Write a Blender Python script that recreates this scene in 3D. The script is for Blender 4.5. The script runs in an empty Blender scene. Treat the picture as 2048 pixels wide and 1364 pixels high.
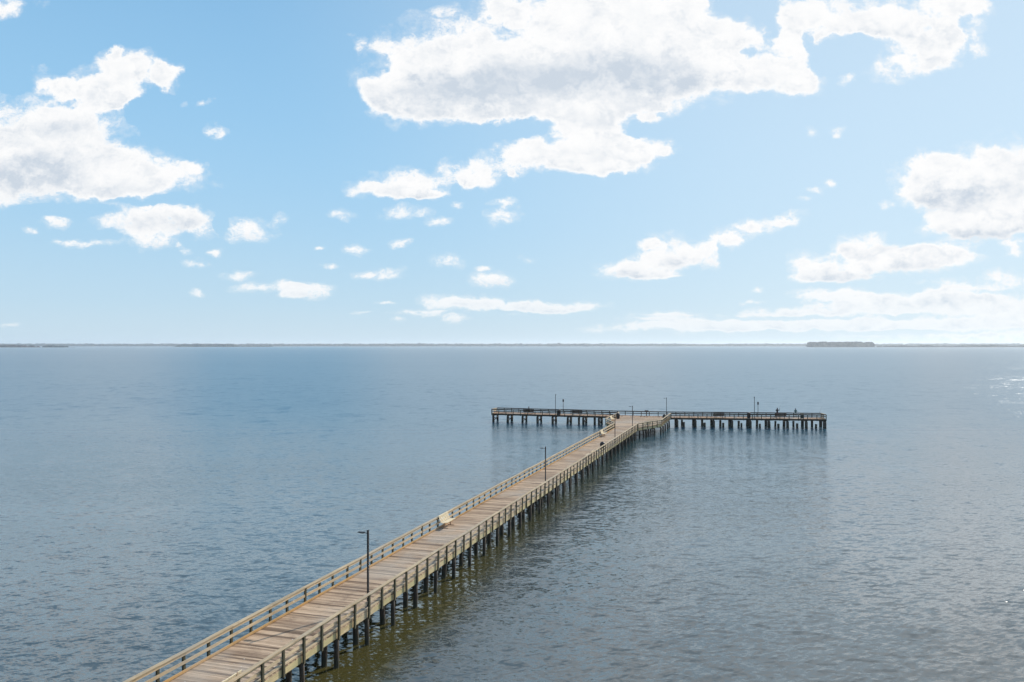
import bpy, math, random
import numpy as np
from mathutils import Vector, Matrix

random.seed(7)
rng = np.random.default_rng(11)
sc = bpy.context.scene
COL = sc.collection
PI = math.pi

# ------------------------------------------------------------------ frame of the place
F_PX, HORIZON = 1600.0, 690.0            # focal length and horizon row of the 2048 px photograph
DECK = 1.8                               # deck level above the water, metres
CAM_Z = DECK + 13.9
TH = math.atan(0.312)                    # the walkway runs this far to the right of the view axis
CT, ST = math.cos(TH), math.sin(TH)
ORG = Vector((-21.55 * CT, 21.55 * ST, 0))


def W(s, t, z=0.0):                       # pier frame (across, along, up) -> world
    return Vector((ORG.x + s * CT + t * ST, ORG.y - s * ST + t * CT, z))


def on_line(px, p0, p1):                  # where the sight line of a photo column crosses the pier line p0-p1
    a, b = W(*p0), W(*p1)
    k = (px - 1024) / F_PX
    f0, f1 = a.x - k * a.y, b.x - k * b.y
    q = f0 / (f0 - f1)
    return (p0[0] + (p1[0] - p0[0]) * q, p0[1] + (p1[1] - p0[1]) * q)


# ------------------------------------------------------------------ helpers
class MB:
    def __init__(self):
        self.v, self.f, self.m = [], [], []

    def _add(self, vs, fs, mi=0):
        n = len(self.v)
        self.v += [tuple(p) for p in vs]
        self.f += [tuple(i + n for i in f) for f in fs]
        self.m += [mi] * len(fs)

    def quadbox(self, lo, hi, mi=0):      # two rings of four corners
        self._add(list(lo) + list(hi), [(3, 2, 1, 0), (4, 5, 6, 7), (0, 1, 5, 4), (1, 2, 6, 5), (2, 3, 7, 6), (3, 0, 4, 7)], mi)

    def box(self, x0, x1, y0, y1, z0, z1, mi=0):
        self.quadbox([(x0, y0, z0), (x1, y0, z0), (x1, y1, z0), (x0, y1, z0)],
                     [(x0, y0, z1), (x1, y0, z1), (x1, y1, z1), (x0, y1, z1)], mi)

    def bar(self, a, b, w, h, up=(0, 0, 1), mi=0):   # a beam from a to b, w across, h along 'up'
        a, b = Vector(a), Vector(b)
        d = (b - a).normalized()
        side = d.cross(Vector(up))
        if side.length < 1e-5:
            side = d.cross(Vector((1, 0, 0)))
        side = side.normalized() * (w / 2)
        u = side.cross(d).normalized() * (h / 2)
        self.quadbox([a - side - u, a + side - u, a + side + u, a - side + u],
                     [b - side - u, b + side - u, b + side + u, b - side + u], mi)

    def tube(self, pts, radii, n=10, mi=0, cap=True):
        pts = [Vector(p) for p in pts]
        base = len(self.v)
        ref = None
        for i, p in enumerate(pts):
            d = (pts[min(i + 1, len(pts) - 1)] - pts[max(i - 1, 0)]).normalized()
            if ref is None:
                ref = d.orthogonal().normalized()
            ref = (ref - d * ref.dot(d)).normalized()
            o = d.cross(ref)
            for k in range(n):
                a = 2 * PI * k / n
                self.v.append(tuple(p + (ref * math.cos(a) + o * math.sin(a)) * radii[i]))
        for i in range(len(pts) - 1):
            for k in range(n):
                self.f.append((base + i * n + k, base + i * n + (k + 1) % n, base + (i + 1) * n + (k + 1) % n, base + (i + 1) * n + k))
                self.m.append(mi)
        if cap:
            self.f.append(tuple(base + k for k in reversed(range(n)))); self.m.append(mi)
            e = base + (len(pts) - 1) * n
            self.f.append(tuple(e + k for k in range(n))); self.m.append(mi)

    def mesh(self, name, mats, smooth=False):
        me = bpy.data.meshes.new(name)
        me.from_pydata(self.v, [], self.f)
        for m in (mats if isinstance(mats, (list, tuple)) else [mats]):
            me.materials.append(m)
        if any(self.m):
            me.polygons.foreach_set('material_index', self.m)
        if smooth:
            me.polygons.foreach_set('use_smooth', [True] * len(me.polygons))
        me.update()
        return me

    def build(self, name, mats, parent=None, smooth=False, loc=(0, 0, 0), bevel=0.0):
        o = bpy.data.objects.new(name, self.mesh(name, mats, smooth))
        COL.objects.link(o)
        o.location = loc
        o.parent = parent
        if bevel:
            b = o.modifiers.new('edge', 'BEVEL'); b.width = bevel; b.segments = 2; b.limit_method = 'ANGLE'
        return o


def link(name, me, parent=None, loc=(0, 0, 0), rot=(0, 0, 0)):
    o = bpy.data.objects.new(name, me)
    COL.objects.link(o); o.parent = parent; o.location = loc; o.rotation_euler = rot
    return o


def tag(o, label=None, cat=None, group=None, kind=None):
    for k, v in (('label', label), ('category', cat), ('group', group), ('kind', kind)):
        if v:
            o[k] = v
    return o


def empty(name, loc, rz=0.0):
    o = bpy.data.objects.new(name, None)
    COL.objects.link(o); o.location = loc; o.rotation_euler = (0, 0, rz); o.empty_display_size = 0.2
    return o


def copy_tree(o, parent=None):
    c = o.copy(); COL.objects.link(c); c.parent = parent
    for ch in list(o.children):
        copy_tree(ch, c)
    return c


# ------------------------------------------------------------------ materials
def nodes_of(name):
    m = bpy.data.materials.new(name); m.use_nodes = True
    nt = m.node_tree
    return m, nt, nt.nodes, nt.links, nt.nodes['Principled BSDF']


def N(nt, kind, **kw):
    n = nt.nodes.new(kind)
    for k, v in kw.items():
        if k == 'inp':
            for i, x in v.items():
                n.inputs[i].default_value = x
        else:
            setattr(n, k, v)
    return n


def mixrgb(nt, a, b, fac, mode='MIX'):
    n = nt.nodes.new('ShaderNodeMix'); n.data_type = 'RGBA'; n.blend_type = mode
    for sock, val in ((n.inputs[0], fac), (n.inputs[6], a), (n.inputs[7], b)):
        if isinstance(val, bpy.types.NodeSocket):
            nt.links.new(val, sock)
        elif isinstance(val, (tuple, list)):
            sock.default_value = (*val[:3], 1)
        else:
            sock.default_value = val
    return n.outputs[2]


def math_(nt, op, a, b=None, c=None, clamp=False):
    n = nt.nodes.new('ShaderNodeMath'); n.operation = op; n.use_clamp = clamp
    for i, v in enumerate((a, b, c)):
        if v is None:
            continue
        if isinstance(v, bpy.types.NodeSocket):
            nt.links.new(v, n.inputs[i])
        else:
            n.inputs[i].default_value = v
    return n.outputs[0]


def vmath(nt, op, a, b=None, c=None):
    n = nt.nodes.new('ShaderNodeVectorMath'); n.operation = op
    for i, v in enumerate((a, b, c)):
        if v is None:
            continue
        if isinstance(v, bpy.types.NodeSocket):
            nt.links.new(v, n.inputs[i])
        else:
            n.inputs[i].default_value = v
    return n


def smooth(nt, x, a, b):
    n = nt.nodes.new('ShaderNodeMapRange'); n.interpolation_type = 'SMOOTHSTEP'
    nt.links.new(x, n.inputs[0]); n.inputs[1].default_value = a; n.inputs[2].default_value = b
    return n.outputs[0]


def wood(name, light, dark, grain_dir='X', island=0.5, stain=None, stain_amt=0.5, rough=0.85, grain=(1.2, 38), band=0.0):
    """weathered timber: every board of a mesh has a tone of its own, grain runs along grain_dir"""
    m, nt, nd, lk, bs = nodes_of(name)
    geo = N(nt, 'ShaderNodeNewGeometry')
    tc = N(nt, 'ShaderNodeTexCoord')
    mp = N(nt, 'ShaderNodeMapping')
    s, c = grain
    mp.inputs['Scale'].default_value = {'X': (s, c, c), 'Y': (c, s, c), 'Z': (c, c, s)}[grain_dir]
    off = vmath(nt, 'SCALE', tc.outputs['Object'])
    off.inputs['Scale'].default_value = 1.0
    sh = N(nt, 'ShaderNodeCombineXYZ')
    r10 = math_(nt, 'MULTIPLY', geo.outputs['Random Per Island'], 37.0)
    for i in range(3):
        lk.new(r10, sh.inputs[i])
    add = vmath(nt, 'ADD', tc.outputs['Object'], sh.outputs[0])
    lk.new(add.outputs[0], mp.inputs[0])
    no = N(nt, 'ShaderNodeTexNoise', inp={'Scale': 1.0, 'Detail': 6.0, 'Roughness': 0.65})
    lk.new(mp.outputs[0], no.inputs['Vector'])
    blot = N(nt, 'ShaderNodeTexNoise', inp={'Scale': 0.9, 'Detail': 8.0, 'Roughness': 0.7})
    lk.new(tc.outputs['Object'], blot.inputs['Vector'])
    g = smooth(nt, no.outputs[0], 0.30, 0.70)
    isl = math_(nt, 'MULTIPLY_ADD', geo.outputs['Random Per Island'], island, (1 - island) * 0.5)
    f = math_(nt, 'MULTIPLY_ADD', g, 0.55, math_(nt, 'MULTIPLY', isl, 0.45))
    col = mixrgb(nt, dark, light, f)
    if band:
        bm_ = N(nt, 'ShaderNodeMapping'); bm_.inputs['Scale'].default_value = {'X': (.16, 1.7, 1), 'Y': (1.7, .16, 1), 'Z': (1, 1, .2)}[grain_dir]
        lk.new(tc.outputs['Object'], bm_.inputs[0])
        bn_ = N(nt, 'ShaderNodeTexNoise', inp={'Scale': 1.0, 'Detail': 6.0, 'Roughness': 0.75})
        lk.new(bm_.outputs[0], bn_.inputs['Vector'])
        col = mixrgb(nt, col, tuple(0.8 * x for x in dark), math_(nt, 'MULTIPLY', smooth(nt, bn_.outputs[0], .42, .68), band))
        wn_ = N(nt, 'ShaderNodeTexWhiteNoise', noise_dimensions='1D'); lk.new(math_(nt, 'MULTIPLY', geo.outputs['Random Per Island'], 91.7), wn_.inputs['W'])
        col = mixrgb(nt, col, tuple(0.45 * x for x in dark), math_(nt, 'MULTIPLY', smooth(nt, wn_.outputs[0], .80, .92), .8))
    bl = smooth(nt, blot.outputs[0], 0.50, 0.75)
    col = mixrgb(nt, col, tuple(0.62 * x for x in dark), math_(nt, 'MULTIPLY', bl, 0.55))
    if band or stain:
        dr = N(nt, 'ShaderNodeTexNoise', inp={'Scale': 5.5, 'Detail': 3.0, 'Roughness': .5}); lk.new(tc.outputs['Object'], dr.inputs['Vector'])
        d2 = N(nt, 'ShaderNodeTexNoise', inp={'Scale': .22, 'Detail': 4.0, 'Roughness': .6}); lk.new(tc.outputs['Object'], d2.inputs['Vector'])
        col = mixrgb(nt, col, (.75, .74, .70), math_(nt, 'MULTIPLY', smooth(nt, dr.outputs[0], .70, .74), .7))                       # bird droppings
        col = mixrgb(nt, col, (.40, .36, .31), math_(nt, 'MULTIPLY', smooth(nt, d2.outputs[0], .48, .66), .45))                      # greyed stretches
    if stain:
        b2 = N(nt, 'ShaderNodeTexNoise', inp={'Scale': 0.35, 'Detail': 7.0, 'Roughness': 0.7})
        lk.new(add.outputs[0], b2.inputs['Vector'])
        col = mixrgb(nt, col, stain, math_(nt, 'MULTIPLY', smooth(nt, b2.outputs[0], 0.40, 0.66), stain_amt))
    lk.new(col, bs.inputs['Base Color'])
    bs.inputs['Roughness'].default_value = rough
    bs.inputs['Specular IOR Level'].default_value = 0.25
    bp = N(nt, 'ShaderNodeBump', inp={'Strength': 0.35, 'Distance': 0.01})
    lk.new(no.outputs[0], bp.inputs['Height']); lk.new(bp.outputs[0], bs.inputs['Normal'])
    return m


def plain(name, col, rough=0.6, metal=0.0, var=0.25, scale=14.0):
    m, nt, nd, lk, bs = nodes_of(name)
    tc = N(nt, 'ShaderNodeTexCoord')
    no = N(nt, 'ShaderNodeTexNoise', inp={'Scale': scale, 'Detail': 5.0, 'Roughness': 0.6})
    lk.new(tc.outputs['Object'], no.inputs['Vector'])
    c = mixrgb(nt, tuple(x * (1 - var) for x in col), tuple(min(1, x * (1 + var)) for x in col), no.outputs[0])
    lk.new(c, bs.inputs['Base Color'])
    lk.new(math_(nt, 'MULTIPLY_ADD', no.outputs[0], 0.2, rough - 0.1), bs.inputs['Roughness'])
    bs.inputs['Metallic'].default_value = metal
    return m


M = {}
M['deck'] = wood('weathered deck boards', (0.79, 0.58, 0.395), (0.22, 0.138, 0.088), 'X', 0.9, band=.85)
M['arm_deck'] = wood('weathered arm boards', (0.58, 0.35, 0.21), (0.20, 0.11, 0.06), 'Y', 0.7, band=.5)
M['rail'] = wood('bleached rail timber', (0.66, 0.515, 0.335), (0.30, 0.215, 0.125), 'Y', 0.7, (0.30, 0.26, 0.19), .45)
M['rail_shaded'] = wood('shade darkened arm rail timber', (0.055, 0.036, 0.023), (0.018, 0.012, 0.008), 'X', 0.6)  # arm rails show their shaded side; that shade is put into this colour
M['kerb'] = wood('orange stained kerb timber', (0.56, 0.37, 0.17), (0.32, 0.18, 0.075), 'Y', 0.5, (0.50, 0.27, 0.08), 0.6)
M['post'] = wood('grey green post timber', (0.11, 0.10, 0.06), (0.03, 0.028, 0.018), 'Z', 0.4)
M['fascia'] = wood('green tinged fascia timber', (0.62, 0.49, 0.27), (0.30, 0.23, 0.12), 'Y', 0.6, (0.33, 0.33, 0.17), 0.6)
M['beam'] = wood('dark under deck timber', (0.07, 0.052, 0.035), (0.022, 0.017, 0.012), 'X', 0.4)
M['bench'] = wood('pale bench slats', (0.82, 0.70, 0.48), (0.58, 0.47, 0.31), 'Y', 0.4)
M['bench_dark'] = wood('dark bench boards', (0.10, 0.06, 0.04), (0.035, 0.022, 0.016), 'X', 0.5)
M['iron'] = plain('black painted steel', (0.012, 0.012, 0.014), 0.45, 0.0, 0.3)
M['bin'] = plain('dark bin plastic', (0.018, 0.012, 0.012), 0.5)
M['bench_leg'] = plain('tan bench frame', (0.42, 0.27, 0.17), 0.6)
M['green_box'] = plain('dark green paint', (0.018, 0.045, 0.030), 0.5)
M['lamp_glass'] = plain('dull lamp lens', (0.35, 0.35, 0.33), 0.3)
M['rod'] = plain('grey rod blank', (0.10, 0.09, 0.08), 0.4)


def pile_material():
    m, nt, nd, lk, bs = nodes_of('dark tarred piling')
    geo = N(nt, 'ShaderNodeNewGeometry')
    sep = N(nt, 'ShaderNodeSeparateXYZ'); lk.new(geo.outputs['Position'], sep.inputs[0])
    mp = N(nt, 'ShaderNodeMapping'); mp.inputs['Scale'].default_value = (14, 14, 1.3)
    lk.new(geo.outputs['Position'], mp.inputs[0])
    no = N(nt, 'ShaderNodeTexNoise', inp={'Scale': 1.0, 'Detail': 6.0, 'Roughness': 0.65})
    lk.new(mp.outputs[0], no.inputs['Vector'])
    top = mixrgb(nt, (0.014, 0.010, 0.007), (0.085, 0.055, 0.032), smooth(nt, no.outputs[0], 0.32, 0.72))
    wet = mixrgb(nt, (0.010, 0.010, 0.006), (0.035, 0.034, 0.016), no.outputs[0])
    h = math_(nt, 'MULTIPLY_ADD', no.outputs[0], 0.5, math_(nt, 'SUBTRACT', sep.outputs[2], 0.25))
    lk.new(mixrgb(nt, wet, top, smooth(nt, h, 0.28, 0.62)), bs.inputs['Base Color'])
    bs.inputs['Roughness'].default_value = 0.75
    bp = N(nt, 'ShaderNodeBump', inp={'Strength': 0.6, 'Distance': 0.02})
    lk.new(no.outputs[0], bp.inputs['Height']); lk.new(bp.outputs[0], bs.inputs['Normal'])
    return m


M['pile'] = pile_material()

# ------------------------------------------------------------------ the pier
pier = empty('fishing_pier', ORG, -TH)
tag(pier, 'long weathered timber fishing pier with railings ending in a T shaped head', 'pier')

T0, TJ = 9.785, 133.0                     # visible walkway start, start of the flare
HW = 1.95                                 # half width at the rails' outside
POST_T = [T0 + 1.552 * k for k in range(80)]
NEAR_L, NEAR_END, FAR_T = 154.5, -31.0, 158.0
F_R = (4.95, 155.3)
ANG = math.radians(11.0)
U = Vector((math.cos(ANG), math.sin(ANG)))
NRM = Vector((-U.y, U.x))
R_END = (F_R[0] + U.x * 28.7, F_R[1] + U.y * 28.7)
R_FAR_END = (R_END[0] + NRM.x * 3.5, R_END[1] + NRM.y * 3.5)
q = (FAR_T - (F_R[1] + NRM.y * 3.5)) / U.y
BEND_FAR = (F_R[0] + NRM.x * 3.5 + U.x * q, FAR_T)
q = (NEAR_L - F_R[1]) / U.y
BEND_NEAR = (F_R[0] + U.x * q, NEAR_L)

# deck boards: real boards with gaps, each its own island of one deck mesh
def half_width(t, side):
    a, b = (133.0, 140.6) if side < 0 else (133.2, 141.0)
    if t <= a:
        return 1.86
    if t >= b:
        return 4.86
    return 1.86 + 3.0 * (t - a) / (b - a)


def deck_boards(t0, t1, bw=0.142, pitch=0.150):
    mb = MB(); t = t0
    while t < t1:
        z = DECK + random.gauss(0, 0.0025)
        zt = random.gauss(0, 0.003)
        l, r = -half_width(t, -1) + random.uniform(-.015, .012), half_width(t, 1) + random.uniform(-.012, .015)
        l2, r2 = -half_width(t + bw, -1) + (l + half_width(t, -1)), half_width(t + bw, 1) + (r - half_width(t, 1))
        if t > NEAR_L - bw:
            l = l2 = BEND_NEAR[0] + (t - NEAR_L) / math.tan(ANG) + 0.02
            if l > r - 0.3:
                break
        mb.quadbox([(l, t, z - .045), (r, t, z - .045), (r2, t + bw, z - .045), (l2, t + bw, z - .045)],
                   [(l, t, z), (r, t, z + zt), (r2, t + bw, z + zt), (l2, t + bw, z)])
        t += pitch
    return mb


deck_boards(T0, TJ).build('walkway_deck', M['deck'], pier)
deck_boards(TJ + 0.005, 155.6).build('platform_deck', M['deck'], pier)


def arm_boards(a, b, c, d, pitch=0.15):
    """boards across an arm: near edge a->b, far edge d->c"""
    a, b, c, d = (Vector(p) for p in (a, b, c, d))
    n = int((b - a).length / pitch)
    mb = MB()
    for i in range(n):
        k0, k1 = i / n, (i + 0.95) / n
        z = DECK - 0.004 + random.gauss(0, 0.0025)
        p = [a.lerp(b, k0), a.lerp(b, k1), d.lerp(c, k1), d.lerp(c, k0)]
        mb.quadbox([(v.x, v.y, z - .045) for v in p], [(v.x, v.y, z) for v in p])
    return mb


arm_boards((NEAR_END + .1, NEAR_L + .05), (BEND_NEAR[0], NEAR_L + .05), (BEND_FAR[0], FAR_T - .08), (NEAR_END + .1, FAR_T - .08)).build('arm_deck', M['arm_deck'], pier)
ins = lambda p, du, dn: (p[0] + U.x * du + NRM.x * dn, p[1] + U.y * du + NRM.y * dn)
arm_boards(ins(BEND_NEAR, .01, .05), ins(R_END, -.1, .05), ins(R_FAR_END, -.1, -.08), ins(BEND_FAR, .01, -.08)).build('arm_deck', M['arm_deck'], pier)

# fascia boards and stringers under the deck
def beam_line(p0, p1, w, z0, z1, name, mat, piece=None, jitter=0.0):
    p0, p1 = Vector((*p0, 0)), Vector((*p1, 0))
    L = (p1 - p0).length
    n = max(1, round(L / piece)) if piece else 1
    mb = MB()
    for i in range(n):
        a, b = p0.lerp(p1, i / n), p0.lerp(p1, (i + 1) / n - (0.004 / L if n > 1 else 0))
        j = random.gauss(0, jitter)
        mb.bar((a.x, a.y, (z0 + z1) / 2 + j), (b.x, b.y, (z0 + z1) / 2 + j + random.gauss(0, jitter * .5)), w, z1 - z0)
    return mb.build(name, mat, pier)


for sgn in (-1, 1):
    tj = 133.0 if sgn < 0 else 133.2
    tk = 140.6 if sgn < 0 else 141.0
    te = NEAR_L if sgn < 0 else 155.3
    beam_line((sgn * 1.82, T0), (sgn * 1.82, tj), 0.06, DECK - .36, DECK - .05, 'fascia', M['fascia'], 3.104, .004)
    beam_line((sgn * 1.82, tj), (sgn * 4.82, tk), 0.06, DECK - .36, DECK - .05, 'fascia', M['fascia'], 3.1, .004)
    beam_line((sgn * 4.82, tk), (sgn * 4.82, te), 0.06, DECK - .36, DECK - .05, 'fascia', M['fascia'], 3.1, .004)
    for sx in (0.6, 1.2):
        beam_line((sgn * sx, T0), (sgn * sx, NEAR_L), 0.08, DECK - .34, DECK - .055, 'stringer', M['beam'])
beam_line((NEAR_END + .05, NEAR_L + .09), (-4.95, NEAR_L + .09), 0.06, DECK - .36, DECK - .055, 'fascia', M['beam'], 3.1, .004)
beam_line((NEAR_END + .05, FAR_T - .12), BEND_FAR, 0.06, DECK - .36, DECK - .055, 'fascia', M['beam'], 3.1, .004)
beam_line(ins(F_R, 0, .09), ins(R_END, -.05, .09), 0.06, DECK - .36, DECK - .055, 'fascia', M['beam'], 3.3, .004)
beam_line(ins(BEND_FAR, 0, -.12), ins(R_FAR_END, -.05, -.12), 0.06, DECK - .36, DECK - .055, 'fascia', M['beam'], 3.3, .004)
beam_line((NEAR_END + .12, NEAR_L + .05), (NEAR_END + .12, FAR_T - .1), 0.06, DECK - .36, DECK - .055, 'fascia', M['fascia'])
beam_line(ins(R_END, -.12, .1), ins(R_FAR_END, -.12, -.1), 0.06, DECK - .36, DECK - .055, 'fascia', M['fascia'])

# railings: one part per straight run, its posts are sub-parts
POSTS_LEFT = [100]
far_posts = MB()
post_me = MB()
post_me.box(-.045, .045, -.065, .065, DECK - .40, DECK + .835)
post_mesh = post_me.mesh('rail_post', M['post'])


def railing(p0, p1, inward, posts=None, spacing=1.55, individual=lambda k, p: False, mat=None, skip_last=False, kerb=True, kerb_mat=None):
    """inward: unit vector from the rail towards the deck"""
    a, b = Vector((*p0, 0)), Vector((*p1, 0))
    d = (b - a).normalized(); L = (b - a).length
    inn = Vector((*inward, 0))
    if posts is None:
        n = max(1, round(L / spacing))
        posts = [L * i / n for i in range(n + (0 if skip_last else 1))]
    mb = MB()
    # rails are laid in pieces that join over every second post
    cuts = posts[::2]
    if not cuts or cuts[-1] < L - 0.3:
        cuts = cuts + [L]
    cuts = [0.0] + [c for c in cuts if c > 0.5]
    zz = [random.gauss(0, .011) for _ in cuts]
    for i in range(len(cuts) - 1):
        c0, c1 = a + d * (cuts[i] + .002), a + d * (cuts[i + 1] - .002)
        z0, z1 = Vector((0, 0, zz[i])), Vector((0, 0, zz[i + 1]))
        o = inn * random.gauss(0, .005)
        T = Vector((0, 0, DECK))
        mb.bar(c0 + o + inn * .05 + T + z0 + Vector((0, 0, .86)), c1 + o + inn * .05 + T + z1 + Vector((0, 0, .86)), .19, .042)       # cap
        mb.bar(c0 + o + inn * .075 + T + z0 + Vector((0, 0, .765)), c1 + o + inn * .075 + T + z1 + Vector((0, 0, .765)), .038, .135)   # under the cap
        mb.bar(c0 + inn * .085 + T + z0 + Vector((0, 0, .42)), c1 + inn * .085 + T + z1 + Vector((0, 0, .42)), .04, .14)              # middle rail
    r = mb.build('railing', mat or M['rail'], pier)
    if kerb:
        kb = MB()
        for i in range(len(cuts) - 1):
            c0, c1 = a + d * (cuts[i] + .003), a + d * (cuts[i + 1] - .003)
            j = random.gauss(0, .004)
            kb.bar(c0 + inn * (.14 + j) + Vector((0, 0, DECK + .075)), c1 + inn * (.14 + j) + Vector((0, 0, DECK + .075)), .09, .09)
        kb.build('kerb', kerb_mat or M['kerb'], r)
    rot = math.atan2(d.y, d.x) - PI / 2
    for k, s in enumerate(posts):
        p = a + d * s + inn * .02
        if individual(k, p) and POSTS_LEFT[0] > 0:
            POSTS_LEFT[0] -= 1
            link('rail_post', post_mesh, r, (p.x, p.y, random.uniform(-.008, .004)), (random.gauss(0, .012), random.gauss(0, .012), rot))
        else:
            rm = Matrix.Rotation(rot, 3, 'Z')
            vs = [rm @ Vector((x, y, 0)) + Vector((p.x, p.y, z)) for z in (DECK - .40, DECK + .835) for x, y in ((-.045, -.065), (.045, -.065), (.045, .065), (-.045, .065))]
            far_posts.quadbox(vs[:4], vs[4:])
    return r


near_post = lambda k, p: 20.5 < p.y < 97.0
main_posts = [t - T0 for t in POST_T if t < TJ - .5]
railing((-HW, T0), (-HW, 133.0), (1, 0), posts=main_posts, individual=near_post)
railing((HW, T0), (HW, 133.2), (-1, 0), posts=main_posts, individual=near_post, kerb_mat=M['rail'])
def inward_of(p0, p1, side):
    d = (Vector(p1) - Vector(p0)).normalized()
    return (-d.y * side, d.x * side)
railing((-HW, 133.0), (-4.95, 140.6), inward_of((-HW, 133.0), (-4.95, 140.6), -1), skip_last=True)
railing((HW, 133.2), (4.95, 141.0), inward_of((HW, 133.2), (4.95, 141.0), 1), skip_last=True)
railing((-4.95, 140.6), (-4.95, NEAR_L), (1, 0))
railing((4.95, 141.0), F_R, (-1, 0))
railing((-5.0, NEAR_L), (NEAR_END, NEAR_L), (0, 1), mat=M['rail_shaded'], spacing=1.55, kerb=False)
railing((NEAR_END, NEAR_L + .1), (NEAR_END, FAR_T - .1), (1, 0), skip_last=True)
railing((NEAR_END, FAR_T), BEND_FAR, (0, -1), mat=M['rail_shaded'], spacing=1.6, kerb=False)
railing(BEND_FAR, R_FAR_END, (-NRM.x, -NRM.y), mat=M['rail_shaded'], spacing=1.7, kerb=False)
railing(ins(R_FAR_END, 0, -.1), ins(R_END, 0, .1), (-U.x, -U.y), skip_last=True)
railing(ins(F_R, .05, 0), R_END, (NRM.x, NRM.y), mat=M['rail_shaded'], spacing=1.68, kerb=False)
tag(far_posts.build('far_rail_posts', M['post'], pier), kind='stuff')

# pilings: the ones that show are parts, the hidden rows are one part
far_piles = MB()
pile_count = [0]


def pile(mb, s, t, r, top, lean=0.045):
    r *= random.uniform(.9, 1.1)
    dx, dy = random.gauss(0, lean), random.gauss(0, lean)
    n = 6
    zs = np.linspace(-1.2, top, n)
    pts = [(s + dx * (1 - i / (n - 1)), t + dy * (1 - i / (n - 1)), z) for i, z in enumerate(zs)]
    rr = [r * (1.05 - .08 * i / (n - 1)) * random.uniform(.96, 1.04) for i in range(n)]
    mb.tube(pts, rr, 12)


def add_pile(s, t, r, top, own):
    if own and pile_count[0] < 100:
        pile_count[0] += 1
        mb = MB(); pile(mb, s, t, r, top); mb.build('piling', M['pile'], pier, True)
    else:
        pile(far_piles, s, t, r, top)


def pile_cap(a, b):
    mb = MB()
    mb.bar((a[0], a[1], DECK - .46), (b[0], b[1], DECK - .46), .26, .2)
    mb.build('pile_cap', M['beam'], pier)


arm_bents_l = [NEAR_END + .25 + 3.12 * k for k in range(9)]
arm_bents_r = [1.2 + 3.42 * k for k in range(9)]
for s in arm_bents_l:
    for t in (NEAR_L + .3, FAR_T - .4):
        add_pile(s, t, .24, DECK - .56, True)
    pile_cap((s, NEAR_L + .05), (s, FAR_T - .1))
    mb = MB()
    mb.bar((s + .17, NEAR_L + .3, .35), (s + .17, FAR_T - .4, DECK - .62), .05, .15)
    mb.bar((s - .17, NEAR_L + .3, DECK - .62), (s - .17, FAR_T - .4, .35), .05, .15)
    mb.build('cross_brace', M['pile'], pier)
for k in arm_bents_r + [28.45]:
    p, pf = ins(F_R, k, .3), ins(F_R, k, 3.1)
    for pp in (p, pf):
        add_pile(pp[0], pp[1], .27, DECK - .56, True)
    pile_cap(ins(F_R, k, .05), ins(F_R, k, 3.4))
bents = [t for t in POST_T if t < 132.9][::2]
for i, t in enumerate(bents):
    show = t > 21
    add_pile(1.80, t + .02, .125, DECK - .40, show)
    add_pile(1.15, t, .15, DECK - .56, show and t < 125)
    add_pile(-1.15, t, .15, DECK - .56, False)
    add_pile(-1.80, t + .02, .125, DECK - .40, False)
    pile_cap((-1.74, t + .0), (1.74, t + .0))
for t, w in ((136.0, 3.0), (138.7, 4.0), (141.4, 4.75), (144.6, 4.75), (147.8, 4.75), (151.0, 4.75), (154.2, 4.75)):
    for s in (-w, -w * .35, w * .35, w):
        add_pile(s, t, .15, DECK - .56, False)
    pile_cap((-w - .03, t), (w + .03, t))
tag(far_piles.build('hidden_pilings', M['pile'], pier, True), kind='stuff')

# old stumps standing free under the arms
def stump(s, t, top, label, group):
    mb = MB()
    n = 5
    zs = np.linspace(-1.2, top, n)
    c = W(s, t)
    r = random.uniform(.19, .24)
    dx, dy = random.gauss(0, .04), random.gauss(0, .04)
    mb.tube([(dx * i / n, dy * i / n, z) for i, z in enumerate(zs)] + [(dx, dy, top + .04)], [r * random.uniform(.9, 1.08) for _ in range(n)] + [r * .5], 11)
    o = mb.build('old_piling', M['pile'], None, True, (c.x, c.y, 0))
    tag(o, label, 'piling', group)


ords = ['first', 'second', 'third', 'fourth', 'fifth', 'sixth', 'seventh', 'eighth', 'ninth']
for k in range(8):
    u = arm_bents_r[k] + 1.71
    if k == 0:
        u -= 0.5
    p, pf = ins(F_R, u + .1, .5), ins(F_R, u - .05, 2.7)
    word = ords[k]
    stump(p[0], p[1], .82 + random.uniform(-.08, .1), f'short dark stump under the right arm, front one in {word} gap from platform', 'old timber stumps between the bents of the right arm')
    stump(pf[0], pf[1], 1.12 + random.uniform(-.08, .08), f'dark stump under the right arm, back one in {word} gap from platform', 'old timber stumps between the bents of the right arm')
for px, word in ((1158, 'thin dark piling standing alone below the left arm, farther from the platform'), (1189.5, 'thin dark piling standing alone below the left arm, beside the platform')):
    s, t = on_line(px, (-31, 156), (0, 156))
    stump(s, t, 1.25, word, 'lone pilings below the left arm')

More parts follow.
